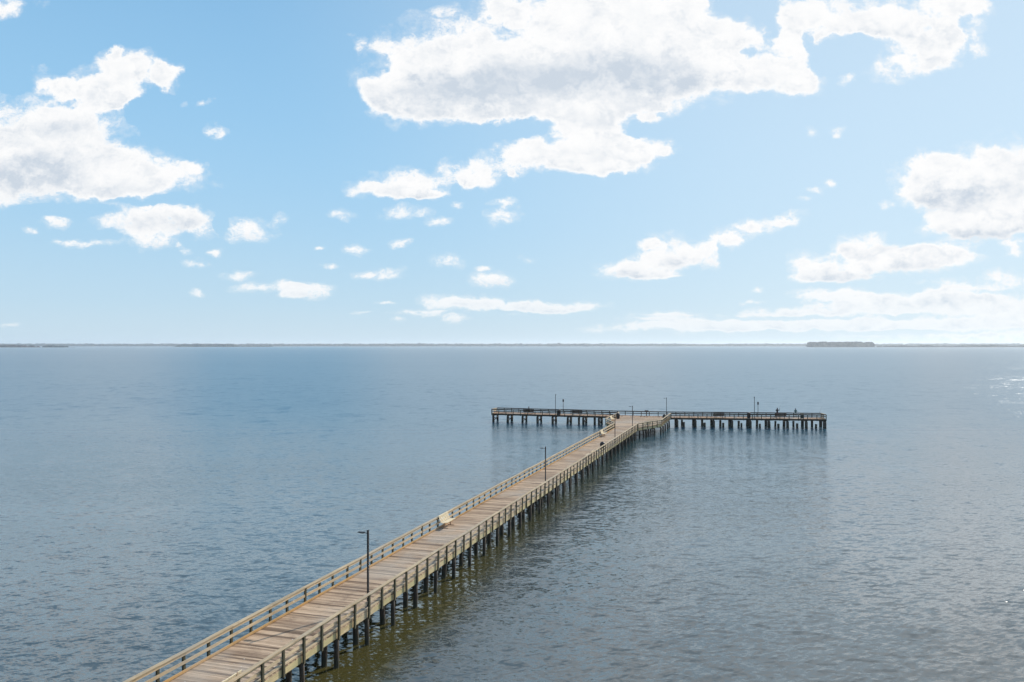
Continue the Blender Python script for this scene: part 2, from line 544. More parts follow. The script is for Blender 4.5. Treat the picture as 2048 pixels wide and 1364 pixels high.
# ------------------------------------------------------------------ lamps
def make_lamp():
    root = empty('pier_lamp', (0, 0, 0))
    b = MB(); b.box(-.11, .11, -.11, .11, 0, .025); b.box(-.075, .075, -.075, .075, .025, .06)
    for sx in (-1, 1):
        for sy in (-1, 1):
            b.tube([(sx * .085, sy * .085, .025), (sx * .085, sy * .085, .05)], [.012, .012], 6)
    b.build('base_plate', M['iron'], root)
    p = MB(); p.box(-.044, .044, -.044, .044, .06, 4.08); p.box(-.049, .049, -.049, .049, 4.08, 4.10)
    p.build('pole', M['iron'], root)
    a = MB(); a.bar((-.044, 0, 3.935), (-.24, 0, 3.95), .04, .04)
    a.build('arm', M['iron'], root)
    h = MB()
    h.quadbox([(-.24, -.11, 3.915), (-.24, .11, 3.915), (-.58, .085, 3.95), (-.58, -.085, 3.95)], [(-.24, -.11, 3.98), (-.24, .11, 3.98), (-.58, .085, 3.98), (-.58, -.085, 3.98)])
    hd = h.build('lamp_head', M['iron'], root)
    g = MB(); g.quadbox([(-.28, -.08, 3.907), (-.28, .08, 3.907), (-.52, .065, 3.932), (-.52, -.065, 3.932)], [(-.28, -.08, 3.916), (-.28, .08, 3.916), (-.52, .065, 3.941), (-.52, -.065, 3.941)])
    g.build('lens', M['lamp_glass'], hd)
    return root


lamp0 = make_lamp()
RIGHT = ((1.66, 10), (1.66, 133))
lamp_at = [
    (on_line(736, *RIGHT), 0, 'tall black pole lamp nearest the camera, past the near end of the walkway'),
    (on_line(1091, *RIGHT), 0, 'black pole lamp on the right side of the walkway, halfway along'),
    (on_line(1230, *RIGHT), 0, 'black pole lamp on the walkway beside the round bin and far bench'),
    (on_line(1265, *RIGHT), 0, 'black pole lamp at the end of the walkway where the railing flares out'),
    (on_line(1333, (4.6, 141), (4.6, 156)), 0, 'black pole lamp at the back right corner of the wide platform'),
    (on_line(1111, (-31, NEAR_L + .3), (0, NEAR_L + .3)), -PI / 2, 'black pole lamp at the near railing of the left arm'),
    (on_line(1508.8, ins(F_R, 0, .3), ins(R_END, 0, .3)), -PI / 2 + ANG, 'black pole lamp at the near railing of the right arm'),
]
for i, ((s, t), rz, lab) in enumerate(lamp_at):
    o = lamp0 if i == 0 else copy_tree(lamp0)
    o.location = W(s, t, DECK + .002); o.rotation_euler = (0, 0, -TH + rz)
    tag(o, lab, 'lamp', 'black pole lamps along the pier')

# short posts with a box on top, at the far railing
def make_box_post():
    root = empty('box_post', (0, 0, 0))
    p = MB(); p.tube([(0, 0, -.30), (0, 0, 2.35)], [.055, .05], 10); p.build('post', M['iron'], root, True)
    b = MB(); b.box(-.13, .13, -.11, .11, 2.36, 2.80); b.quadbox([(-.16, -.14, 2.80), (.16, -.14, 2.80), (.16, .14, 2.80), (-.16, .14, 2.80)], [(-.1, -.09, 2.90), (.1, -.09, 2.90), (.1, .09, 2.90), (-.1, .09, 2.90)])
    b.build('box', M['iron'], root, bevel=.012)
    return root


bp0 = make_box_post()
for i, (pt, rz, lab) in enumerate(((on_line(1126.5, (-31, FAR_T + .1), (0, FAR_T + .1)), 0, 'short dark post topped by a box at the far railing of the left arm'),
                                   (on_line(1516, ins(BEND_FAR, 0, .1), ins(R_FAR_END, 0, .1)), ANG, 'short dark post topped by a box at the far railing of the right arm'))):
    o = bp0 if i == 0 else copy_tree(bp0)
    o.location = W(*pt, DECK); o.rotation_euler = (0, 0, -TH + rz)
    tag(o, lab, 'marker post', 'short posts with a box on top')

# ------------------------------------------------------------------ benches
def make_bench(L, slat_mat, leg_mat):
    """sits facing +x, long side along y"""
    root = empty('bench', (0, 0, 0))
    s = MB()
    for k in range(5):
        x = -.18 + k * .105
        s.bar((x, -L / 2, .43 + .012 * k), (x, L / 2, .43 + .012 * k), .076, .035)
    s.build('seat', slat_mat, root)
    b = MB()
    for k in range(6):
        h = .50 + k * .088
        x = -.25 - k * .034
        b.bar((x, -L / 2, h), (x, L / 2, h), .03, .062, up=(-.36, 0, .93))
    b.build('backrest', slat_mat, root)
    for sy in (-1, 1):
        y = sy * (L / 2 - .28)
        l = MB()
        l.bar((-.05, y, 0), (-.05, y, .40), .07, .09)
        l.bar((-.26, y, .022), (.26, y, .022), .07, .044)
        l.bar((-.24, y, .395), (.26, y, .43), .05, .04)
        l.bar((-.21, y, .40), (-.44, y, .98), .05, .035)
        l.build('leg', leg_mat, root)
    return root


def place(o, s, t, rz, lab, cat, group):
    o.location = W(s, t, DECK + .003); o.rotation_euler = (0, 0, -TH + rz)
    tag(o, lab, cat, group)


bench0 = make_bench(1.8, M['bench'], M['bench_leg'])
G = 'pale slatted benches on the walkway and platform'
place(bench0, -1.36, 57.0, 0, 'pale slatted bench against the left walkway railing, nearer the camera', 'bench', G)
s_, t_ = on_line(1208, (-1.36, 60), (-1.36, 133))
place(copy_tree(bench0), s_, t_, 0, 'pale slatted bench against the left walkway railing, near the platform', 'bench', G)
s_, t_ = on_line(1226, (-4.3, 141), (-4.3, 154))
place(copy_tree(bench0), s_, t_, 0, 'pale slatted bench on the left side of the wide platform', 'bench', G)
place(copy_tree(bench0), 1.36, 26.3, PI, 'pale bench backing onto the right railing at the bottom edge of the view', 'bench', G)
s_, t_ = on_line(1178, (1.36, 60), (1.36, 133))
place(copy_tree(bench0), s_, t_, PI, 'pale bench backing onto the right walkway railing, just before the round bin', 'bench', G)
place(copy_tree(bench0), 2.85, 137.6, PI - math.atan2(3.0, 7.8), 'pale bench behind the slanting right railing of the platform', 'bench', G)

bench1 = make_bench(2.05, M['bench_dark'], M['iron'])
G = 'dark benches backing onto the near railing of the arms'
dk = [
    (on_line(1057, (-31, NEAR_L + .62), (0, NEAR_L + .62)), PI / 2, 'dark bench on the left arm with a seated person, near its outer end'),
    (on_line(1155, (-31, NEAR_L + .62), (0, NEAR_L + .62)), PI / 2, 'dark empty bench on the left arm, close to the platform'),
    (on_line(1437, ins(F_R, 0, .62), ins(R_END, 0, .62)), PI / 2 + ANG, 'dark bench on the right arm, between the platform and the lamp'),
    (on_line(1561, ins(F_R, 0, .62), ins(R_END, 0, .62)), PI / 2 + ANG, 'dark bench on the right arm, in front of the person with a rod'),
]
for i, ((s, t), rz, lab) in enumerate(dk):
    place(bench1 if i == 0 else copy_tree(bench1), s, t, rz, lab, 'bench', G)

# ------------------------------------------------------------------ bins
def make_bin():
    root = empty('litter_bin', (0, 0, 0))
    b = MB()
    b.tube([(0, 0, 0), (0, 0, .04), (0, 0, .08), (0, 0, .80), (0, 0, .84)], [.27, .29, .285, .315, .325], 24)
    for k in range(20):
        a = 2 * PI * k / 20
        b.bar((.298 * math.cos(a), .298 * math.sin(a), .10), (.326 * math.cos(a), .326 * math.sin(a), .79), .03, .05, up=(math.sin(a), -math.cos(a), 0))
    b.build('barrel', M['bin'], root)
    l = MB()
    l.tube([(0, 0, .845), (0, 0, .88), (0, 0, .96), (0, 0, 1.04), (0, 0, 1.09), (0, 0, 1.11)], [.335, .335, .30, .22, .11, .03], 24)
    l.build('lid', M['bin'], root, True)
    return root


bin0 = make_bin()
G = 'dark round litter bins'
for i, ((s, t), lab) in enumerate([
    (on_line(1205, (1.45, 60), (1.45, 133)), 'dark domed litter bin by the right walkway railing'),
    (on_line(1236, (-4.3, 141), (-4.3, 157)), 'dark litter bin at the back left of the platform beside a pale bench'),
    (on_line(1329, (4.45, 141), (4.45, 157)), 'dark litter bin at the back right of the platform beside a lamp'),
    (on_line(1118, (-31, NEAR_L + .5), (0, NEAR_L + .5)), 'dark litter bin beside the lamp on the left arm'),
    (on_line(1497.5, ins(F_R, 0, .5), ins(R_END, 0, .5)), 'dark litter bin beside the lamp on the right arm'),
]):
    o = bin0 if i == 0 else copy_tree(bin0)
    place(o, s, t, .3 * i, lab, 'litter bin', G)

# fish cleaning table at the far railing, green box on the right arm
s, t = on_line(1293, (-31, FAR_T - .35), (0.4, FAR_T - .35))
root = empty('railing_table', (0, 0, 0))
b = MB(); b.box(-.36, .36, -.22, .22, .95, 1.0); b.box(-.36, .36, .20, .22, 1.0, 1.07); b.build('table_top', M['bench_dark'], root)
b = MB(); b.box(-.07, .07, -.07, .07, 0, .95); b.bar((-.28, 0, .93), (0, 0, .62), .05, .05); b.bar((.28, 0, .93), (0, 0, .62), .05, .05); b.build('pedestal', M['bench_dark'], root)
place(root, s, t, 0, 'small dark table on a single post at the far railing behind the platform', 'table', None)
s, t = on_line(1604.3, ins(F_R, 0, .4), ins(R_END, 0, .4))
root = empty('utility_box', (0, 0, 0))
b = MB(); b.box(-.29, .29, -.2, .2, .08, .82); b.build('cabinet', M['green_box'], root, bevel=.015)
b = MB(); b.quadbox([(-.32, -.23, .825), (.32, -.23, .825), (.32, .23, .825), (-.32, .23, .825)], [(-.32, -.23, .86), (.32, -.23, .86), (.32, .23, .92), (-.32, .23, .92)]); b.build('lid', M['green_box'], root)
for x_ in (-.235, .235):
    b = MB(); b.box(x_ - .035, x_ + .035, -.18, .18, 0, .08); b.build('foot', M['green_box'], root)
place(root, s, t, ANG, 'dark green box at the near railing of the right arm, right of the second person', 'storage box', None)

# ------------------------------------------------------------------ people
SKIN = plain('skin', (0.42, 0.24, 0.16), 0.6, 0, .08)
CL = {k: plain(k + ' cloth', c, 0.9, 0, .25, 30) for k, c in {
    'black': (0.012, 0.012, 0.014), 'maroon': (0.11, 0.02, 0.025), 'teal': (0.07, 0.13, 0.12), 'stone': (0.36, 0.35, 0.30), 'navy': (0.015, 0.02, 0.04), 'hair': (0.02, 0.014, 0.01)}.items()}


def figure(name, joints, bones, root_joint, mats, hips=(0, 0, .95)):
    """one continuous skinned body; every bone carries the material index of what covers it"""
    names = list(joints)
    me = bpy.data.meshes.new(name)
    me.from_pydata([joints[n][:3] for n in names], [(names.index(a), names.index(b)) for a, b, _ in bones], [])
    o = bpy.data.objects.new(name, me); COL.objects.link(o)
    sk = o.modifiers.new('skin', 'SKIN'); sk.use_smooth_shade = True
    if not me.skin_vertices:
        import bmesh
        bm = bmesh.new(); bm.from_mesh(me); bm.verts.layers.skin.verify(); bm.to_mesh(me); bm.free()
    for i, n in enumerate(names):
        r = joints[n][3:]
        me.skin_vertices[0].data[i].radius = (r[0], r[-1])
        me.skin_vertices[0].data[i].use_root = n == root_joint
    ss = o.modifiers.new('sub', 'SUBSURF'); ss.levels = ss.render_levels = 1
    dg = bpy.context.evaluated_depsgraph_get(); dg.update()
    body = bpy.data.meshes.new_from_object(o.evaluated_get(dg))
    COL.objects.unlink(o); bpy.data.objects.remove(o); bpy.data.meshes.remove(me)
    body.materials.clear()
    for m in mats:
        body.materials.append(m)
    segs = [(Vector(joints[a][:3]), Vector(joints[b][:3]), mi, (joints[a][3] + joints[b][3]) / 2) for a, b, mi in bones]
    for p in body.polygons:
        best, bm_ = 1e9, 0
        for a, b, mi, rad in segs:
            ab = b - a
            k = max(0, min(1, (p.center - a).dot(ab) / max(ab.length_squared, 1e-9)))
            dd = (a + ab * k - p.center).length - rad
            if dd < best:
                best, bm_ = dd, mi
        p.material_index = bm_; p.use_smooth = True
    body.name = name
    return body


def hand_joints(J, B, side, wrist, out, fwd, mi):
    """palm and five fingers from a wrist: out = along the hand, fwd = towards the thumb"""
    w, out, fwd = Vector(wrist), Vector(out).normalized(), Vector(fwd).normalized()
    nrm = out.cross(fwd)
    pal = w + out * .055
    J[side + 'palm'] = (*pal, .030, .018)
    B.append((side + 'wrist', side + 'palm', mi))
    for f, (o, ln) in enumerate(((.028, .065), (.010, .075), (-.010, .070), (-.027, .055))):
        k = pal + out * .045 + fwd * o
        m = k + out * ln * .5 + nrm * .012
        e = k + out * ln * .75 + nrm * .035
        for tg, pt in (('a', k), ('b', m), ('c', e)):
            J[f'{side}f{f}{tg}'] = (*pt, .009)
        B += [(side + 'palm', f'{side}f{f}a', mi), (f'{side}f{f}a', f'{side}f{f}b', mi), (f'{side}f{f}b', f'{side}f{f}c', mi)]
    th = w + out * .035 + fwd * .04
    te = th + out * .04 + fwd * .025 + nrm * .01
    J[side + 'ta'] = (*th, .010); J[side + 'tb'] = (*te, .009)
    B += [(side + 'palm', side + 'ta', mi), (side + 'ta', side + 'tb', mi)]


def standing(name, h, mats, larm, rarm, lean=0.05, spread=.13):
    """faces +y; larm/rarm: elbow and wrist positions for a 1.75 m figure"""
    k = h / 1.75
    J = {'pelvis': (0, 0, .95, .155, .11), 'waist': (0, lean * .4, 1.10, .165, .12), 'chest': (0, lean, 1.30, .195, .13), 'collar': (0, lean, 1.45, .10, .08),
         'neck': (0, lean + .01, 1.53, .055), 'jaw': (0, lean + .04, 1.60, .080), 'head': (0, lean + .02, 1.68, .108), 'crown': (0, lean + .005, 1.745, .08),
         'nose': (0, lean + .135, 1.645, .013), 'lear': (-.10, lean + .01, 1.65, .016), 'rear': (.10, lean + .01, 1.65, .016)}
    B = [('pelvis', 'waist', 1), ('waist', 'chest', 1), ('chest', 'collar', 1), ('collar', 'neck', 0), ('neck', 'jaw', 0), ('jaw', 'head', 0), ('head', 'crown', 3), ('head', 'nose', 0), ('head', 'lear', 0), ('head', 'rear', 0)]
    for sd, sx, (el, wr) in (('l', -1, larm), ('r', 1, rarm)):
        J[sd + 'hip'] = (sx * .09, 0, .88, .095); J[sd + 'knee'] = (sx * spread, .02, .50, .062); J[sd + 'ankle'] = (sx * spread * 1.15, -.01, .09, .045)
        J[sd + 'heel'] = (sx * spread * 1.15, -.03, .045, .042); J[sd + 'toe'] = (sx * (spread * 1.15 + .03), .17, .035, .036)
        J[sd + 'sh'] = (sx * .185, lean, 1.42, .068); J[sd + 'elbow'] = (*el, .048); J[sd + 'wrist'] = (*wr, .034)
        B += [('pelvis', sd + 'hip', 2), (sd + 'hip', sd + 'knee', 2), (sd + 'knee', sd + 'ankle', 2), (sd + 'ankle', sd + 'heel', 3), (sd + 'heel', sd + 'toe', 3),
              ('collar', sd + 'sh', 1), (sd + 'sh', sd + 'elbow', 1), (sd + 'elbow', sd + 'wrist', 1)]
        d = Vector(wr) - Vector(el)
        hand_joints(J, B, sd, wr, d, Vector((-sx, .3, .3)) - d.normalized() * d.normalized().dot(Vector((-sx, .3, .3))), 0)
    J = {n: tuple(x * k for x in v) for n, v in J.items()}
    return figure(name, J, B, 'pelvis', mats)


def seated(name, mats):
    """sits facing +y, seat height .45 at the origin"""
    J = {'pelvis': (0, 0, .57, .16, .12), 'waist': (0, -.03, .72, .15, .11), 'chest': (0, -.04, .92, .18, .12), 'collar': (0, -.01, 1.07, .10, .08),
         'neck': (0, .01, 1.15, .055), 'jaw': (0, .05, 1.21, .080), 'head': (0, .03, 1.29, .108), 'crown': (0, .01, 1.36, .08),
         'nose': (0, .145, 1.255, .013), 'lear': (-.10, .02, 1.26, .016), 'rear': (.10, .02, 1.26, .016)}
    B = [('pelvis', 'waist', 1), ('waist', 'chest', 1), ('chest', 'collar', 1), ('collar', 'neck', 0), ('neck', 'jaw', 0), ('jaw', 'head', 0), ('head', 'crown', 3), ('head', 'nose', 0), ('head', 'lear', 0), ('head', 'rear', 0)]
    for sd, sx in (('l', -1), ('r', 1)):
        J[sd + 'hip'] = (sx * .10, .05, .55, .095); J[sd + 'knee'] = (sx * .14, .45, .53, .065); J[sd + 'ankle'] = (sx * .14, .44, .09, .045)
        J[sd + 'heel'] = (sx * .14, .41, .045, .042); J[sd + 'toe'] = (sx * .16, .60, .035, .036)
        J[sd + 'sh'] = (sx * .185, -.02, 1.04, .068); J[sd + 'elbow'] = (sx * .25, .08, .78, .048); J[sd + 'wrist'] = (sx * .14, .30, .66, .034)
        B += [('pelvis', sd + 'hip', 2), (sd + 'hip', sd + 'knee', 2), (sd + 'knee', sd + 'ankle', 2), (sd + 'ankle', sd + 'heel', 3), (sd + 'heel', sd + 'toe', 3),
              ('collar', sd + 'sh', 1), (sd + 'sh', sd + 'elbow', 1), (sd + 'elbow', sd + 'wrist', 1)]
        hand_joints(J, B, sd, J[sd + 'wrist'][:3], (-sx * .3, .8, -.2), (-sx, -.2, .4), 0)
    return figure(name, J, B, 'pelvis', mats)


def cap_mesh(z, y, mat):
    mb = MB()
    mb.tube([(0, y, z - .075), (0, y, z - .03), (0, y - .005, z + .03), (0, y - .01, z + .055)], [.112, .114, .088, .03], 16)
    mb.quadbox([(-.075, y + .08, z - .07), (.075, y + .08, z - .07), (.05, y + .19, z - .085), (-.05, y + .19, z - .085)],
               [(-.075, y + .08, z - .058), (.075, y + .08, z - .058), (.05, y + .19, z - .073), (-.05, y + .19, z - .073)])
    return mb.mesh('cap', mat, True)


FAR_IN = (ins(BEND_FAR, 0, -.55), ins(R_FAR_END, 0, -.55))
s1, t1 = on_line(1554.5, *FAR_IN)
p1 = link('person', standing('person', 1.80, [SKIN, CL['black'], CL['maroon'], CL['hair']], ((-.27, .08, 1.19), (-.14, .33, 1.16)), ((.29, .16, 1.21), (.36, .34, 1.42))))
p1.location = W(s1, t1, DECK - .002); p1.rotation_euler = (0, 0, -TH + ANG - .3)
tag(p1, 'person in dark top and maroon trousers at the far railing lifting a fishing rod', 'person')
link('cap', cap_mesh(1.77, .06, CL['black']), p1)
s2, t2 = on_line(1591.3, *FAR_IN)
p2 = link('person', standing('person', 1.70, [SKIN, CL['teal'], CL['stone'], CL['hair']], ((-.30, -.02, 1.16), (-.18, .20, 1.10)), ((.30, -.02, 1.16), (.18, .20, 1.10))))
p2.location = W(s2, t2, DECK - .002); p2.rotation_euler = (0, 0, -TH + ANG)
tag(p2, 'person in a teal jacket and pale trousers standing at the far railing with bent elbows', 'person')
link('cap', cap_mesh(1.675, .055, CL['navy']), p2)
s3, t3 = on_line(1057.6, (-31, NEAR_L + .72), (0, NEAR_L + .72))
p3 = link('person', seated('person', [SKIN, CL['black'], CL['navy'], CL['hair']]))
p3.location = W(s3, t3, DECK + .02); p3.rotation_euler = (0, 0, -TH)
tag(p3, 'person in dark clothes seated on the dark bench of the left arm, facing the water', 'person')
link('cap', cap_mesh(1.40, .02, CL['black']), p3)


def rod(base, tip, bend, lab, parent_mat):
    b, tpt = Vector(base), Vector(tip)
    pts, rr = [], []
    for i in range(9):
        k = i / 8
        pts.append(tuple((tpt - b) * k + Vector((0, 0, -bend * k * k))))
        rr.append(.014 * (1 - k) + .004)
    root = empty('fishing_rod', b)
    m = MB(); m.tube(pts, rr, 8); m.build('blank', M['rod'], root, True)
    d = (tpt - b).normalized()
    m = MB(); m.tube([tuple(-d * .25), tuple(d * .32)], [.019, .017], 10); m.build('handle', M['iron'], root, True)
    m = MB(); c = d * .2 + Vector((0, 0, -.05)); m.tube([tuple(c + Vector((-.03, 0, 0))), tuple(c + Vector((.03, 0, 0)))], [.035, .035], 14); m.build('reel', M['iron'], root, True)
    tag(root, lab, 'fishing rod', 'fishing rods on the right arm')


rz = p1.rotation_euler.z
hnd = p1.matrix_basis @ Vector((.49, .40, 1.56)) if False else (Matrix.Translation(p1.location) @ Matrix.Rotation(rz, 4, 'Z')) @ Vector((.385, .385, 1.53))
rod(hnd, hnd + Vector((.28, .35, .95)), .05, 'thin upright fishing rod held up by the person in maroon trousers', None)
s, t = on_line(1639, ins(BEND_FAR, 0, -.1), ins(R_FAR_END, 0, -.1))
bp_ = W(s, t, DECK + .90)
rod(bp_, bp_ + Vector((.95, 1.3, 1.15)), .05, 'thin fishing rod leaning out over the far right corner of the railing', None)

# ------------------------------------------------------------------ water
def water_material():
    m, nt, nd, lk, bs = nodes_of('estuary water')
    geo = N(nt, 'ShaderNodeNewGeometry')
    P = geo.outputs['Position']

    def noise(rot, sx, sy, detail, rough, off=0.0, dist=0.0):
        mp = N(nt, 'ShaderNodeMapping')
        mp.inputs['Rotation'].default_value = (0, 0, rot)
        mp.vector_type = 'TEXTURE'
        mp.inputs['Scale'].default_value = (sx, sy, 1)
        mp.inputs['Location'].default_value = (off * 30, off * 17, off * .3)
        lk.new(P, mp.inputs[0])
        n = N(nt, 'ShaderNodeTexNoise', inp={'Scale': 1.0, 'Detail': detail, 'Roughness': rough, 'Distortion': dist})
        lk.new(mp.outputs[0], n.inputs['Vector'])
        return n

    py = N(nt, 'ShaderNodeSeparateXYZ'); lk.new(P, py.inputs[0])
    offsh = math_(nt, 'POWER', smooth(nt, py.outputs[1], 45.0, 230.0), .7)
    # slope fields (real wave slopes, laid in world metres): (rotation, crest length, wavelength, slope along, slope across)
    total = None
    for rot, cl, wl, a, c, det, off in WAVES:
        n = noise(rot, cl, wl, det, .55, off, .35)
        v = vmath(nt, 'SUBTRACT', n.outputs['Color'], (.5, .5, .5))
        # slope along the wave direction and a little across it
        dy, dx = (-math.sin(rot), math.cos(rot)), (math.cos(rot), math.sin(rot))
        s = N(nt, 'ShaderNodeSeparateColor'); lk.new(v.outputs[0], s.inputs[0])
        if wl > 4:
            s_ = vmath(nt, 'SCALE', v.outputs[0]); lk.new(math_(nt, 'POWER', offsh, 1.2), s_.inputs['Scale']); lk.new(s_.outputs[0], s.inputs[0])
        # crests are narrow, troughs are wide
        s0 = math_(nt, 'MULTIPLY_ADD', s.outputs[0], .5, math_(nt, 'MULTIPLY_ADD', math_(nt, 'ABSOLUTE', s.outputs[0]), -1.35, .105 if wl < 4 else .06))
        cx = N(nt, 'ShaderNodeCombineXYZ')
        lk.new(math_(nt, 'ADD', math_(nt, 'MULTIPLY', s0, a * dy[0]), math_(nt, 'MULTIPLY', s.outputs[1], c * dx[0])), cx.inputs[0])
        lk.new(math_(nt, 'ADD', math_(nt, 'MULTIPLY', s0, a * dy[1]), math_(nt, 'MULTIPLY', s.outputs[1], c * dx[1])), cx.inputs[1])
        total = cx.outputs[0] if total is None else vmath(nt, 'ADD', total, cx.outputs[0]).outputs[0]
    # wind patches and slicks: the ripples are stronger in some areas than in others
    w1 = noise(.1, 60, 22, 4, .6, 3.0)
    w2 = noise(-.05, 1400, 120, 5, .6, 9.0)
    amp = math_(nt, 'ADD', math_(nt, 'MULTIPLY_ADD', smooth(nt, w1.outputs[0], .3, .7), .35, .5), math_(nt, 'MULTIPLY', smooth(nt, w2.outputs[0], .36, .6), .3))
    # the open estuary offshore carries short chop too fine to draw: it goes into the roughness
    amp = math_(nt, 'MULTIPLY', amp, math_(nt, 'MULTIPLY_ADD', offsh, -.35, 1.0))
    # long calm slicks lie across the open water and mirror the low sky
    w3 = noise(.015, 1900, 42, 4, .55, 14.0)
    slick = math_(nt, 'MULTIPLY', smooth(nt, w3.outputs[0], .585, .635), smooth(nt, py.outputs[1], 250, 500))
    amp = math_(nt, 'MULTIPLY', amp, math_(nt, 'MULTIPLY_ADD', slick, -.75, 1.0))
    sl = vmath(nt, 'SCALE', total); lk.new(amp, sl.inputs['Scale'])
    nrm = vmath(nt, 'NORMALIZE', vmath(nt, 'ADD', sl.outputs[0], (0, 0, 1)).outputs[0])
    sed = noise(.3, 38, 30, 4, .6, 5.0)
    col = mixrgb(nt, WATER_A, WATER_B, smooth(nt, sed.outputs[0], .35, .65))
    # muddy shallows plus painted-in sky reflection right of the walkway; deeper and bluer water offshore
    shoal_sheen = math_(nt, 'MULTIPLY', smooth(nt, math_(nt, 'MULTIPLY_ADD', py.outputs[1], -.2, py.outputs[0]), -12.0, 14.0), math_(nt, 'SUBTRACT', 1.0, smooth(nt, py.outputs[1], 30.0, 85.0)))
    col = mixrgb(nt, col, (.150, .135, .112), math_(nt, 'MULTIPLY', shoal_sheen, math_(nt, 'MULTIPLY_ADD', sed.outputs[0], .8, .25)))
    # the pier's dark olive reflection, painted into the water colour along the pilings
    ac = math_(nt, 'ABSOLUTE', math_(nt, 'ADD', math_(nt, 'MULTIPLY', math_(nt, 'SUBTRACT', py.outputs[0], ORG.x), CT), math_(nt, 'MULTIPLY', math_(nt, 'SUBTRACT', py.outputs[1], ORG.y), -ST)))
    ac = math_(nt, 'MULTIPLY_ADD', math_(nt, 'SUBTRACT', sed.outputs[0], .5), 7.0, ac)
    col = mixrgb(nt, WATER_PIER_REFLECTION, col, math_(nt, 'MAXIMUM', smooth(nt, ac, 2.3, 5.2), smooth(nt, py.outputs[1], 150, 170)))
    col = mixrgb(nt, col, WATER_DEEP, smooth(nt, math_(nt, 'MULTIPLY_ADD', math_(nt, 'ABSOLUTE', py.outputs[0]), .25, py.outputs[1]), 35.0, 200.0))
    # body of the water under a wavy mirror; a rough sea never becomes a full mirror at grazing angles
    nd.remove(bs)
    body = N(nt, 'ShaderNodeBsdfDiffuse'); lk.new(col, body.inputs['Color'])
    mir = N(nt, 'ShaderNodeBsdfAnisotropic'); mir.distribution = 'BECKMANN'
    mir.inputs['Color'].default_value = (1, 1, 1, 1)
    lk.new(math_(nt, 'MULTIPLY', math_(nt, 'MULTIPLY_ADD', offsh, .23, .115), math_(nt, 'MULTIPLY_ADD', slick, -.12, 1.0)), mir.inputs['Roughness'])
    lk.new(nrm.outputs[0], mir.inputs['Normal'])
    fr = N(nt, 'ShaderNodeFresnel', inp={'IOR': 1.333}); lk.new(nrm.outputs[0], fr.inputs['Normal'])
    mx = N(nt, 'ShaderNodeMixShader')
    soft = math_(nt, 'MULTIPLY', math_(nt, 'DIVIDE', fr.outputs[0], math_(nt, 'ADD', fr.outputs[0], .29)), .67)
    hard = math_(nt, 'MINIMUM', math_(nt, 'MULTIPLY', fr.outputs[0], 1.08), .56)
    lk.new(math_(nt, 'MULTIPLY_ADD', math_(nt, 'SUBTRACT', soft, hard), offsh, hard), mx.inputs[0]); lk.new(body.outputs[0], mx.inputs[1]); lk.new(mir.outputs[0], mx.inputs[2])
    lk.new(mx.outputs[0], nd['Material Output'].inputs['Surface'])
    return m


WAVES = [   # rotation, crest length, wavelength, slope, cross slope, detail, offset
    (math.radians(20), 3.4, 1.5, .20, .14, 2, 0.0),
    (math.radians(-10), 1.8, .58, .56, .34, 3, 4.1),
    (math.radians(27), .85, .30, .72, .50, 3, 7.7),
    (math.radians(-32), .36, .14, .34, .40, 2, 2.3),
    (math.radians(8), 4.2, 4.6, .62, .30, 3, 1.3),        # offshore chop, read only far out
    (math.radians(-4), 18.0, 13.0, .20, .10, 4, 6.1),
]
WATER_A, WATER_B = (0.056, 0.074, 0.080), (0.080, 0.096, 0.098)
WATER_PIER_REFLECTION, WATER_DEEP = (0.062, 0.055, 0.018), (.024, .088, .130)
b = MB()
S = 13500.0
b._add([(-S, -3000, 0), (S, -3000, 0), (S, S, 0), (-S, S, 0)], [(0, 1, 2, 3)])
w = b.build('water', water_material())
tag(w, 'rippled grey blue estuary water around the pier', 'water', kind='structure')

# ------------------------------------------------------------------ far shore
def tree_material(name, c0, c1):
    m, nt, nd, lk, bs = nodes_of(name)
    geo = N(nt, 'ShaderNodeNewGeometry')
    no = N(nt, 'ShaderNodeTexNoise', inp={'Scale': .03, 'Detail': 8.0, 'Roughness': .7})
    lk.new(geo.outputs['Position'], no.inputs['Vector'])
    lk.new(mixrgb(nt, c0, c1, smooth(nt, no.outputs[0], .35, .65)), bs.inputs['Base Color'])
    bs.inputs['Roughness'].default_value = 1.0
    bs.inputs['Specular IOR Level'].default_value = 0.0
    return m


M['wood_far'] = tree_material('far bare woodland', (.035, .040, .030), (.075, .070, .050))
M['wood_dark'] = tree_material('evergreen wood', (.018, .026, .018), (.045, .050, .032))
M['wood_brown'] = tree_material('brown marsh scrub', (.045, .022, .012), (.085, .045, .026))
M['marsh'] = tree_material('marsh edge', (.10, .085, .055), (.17, .14, .09))


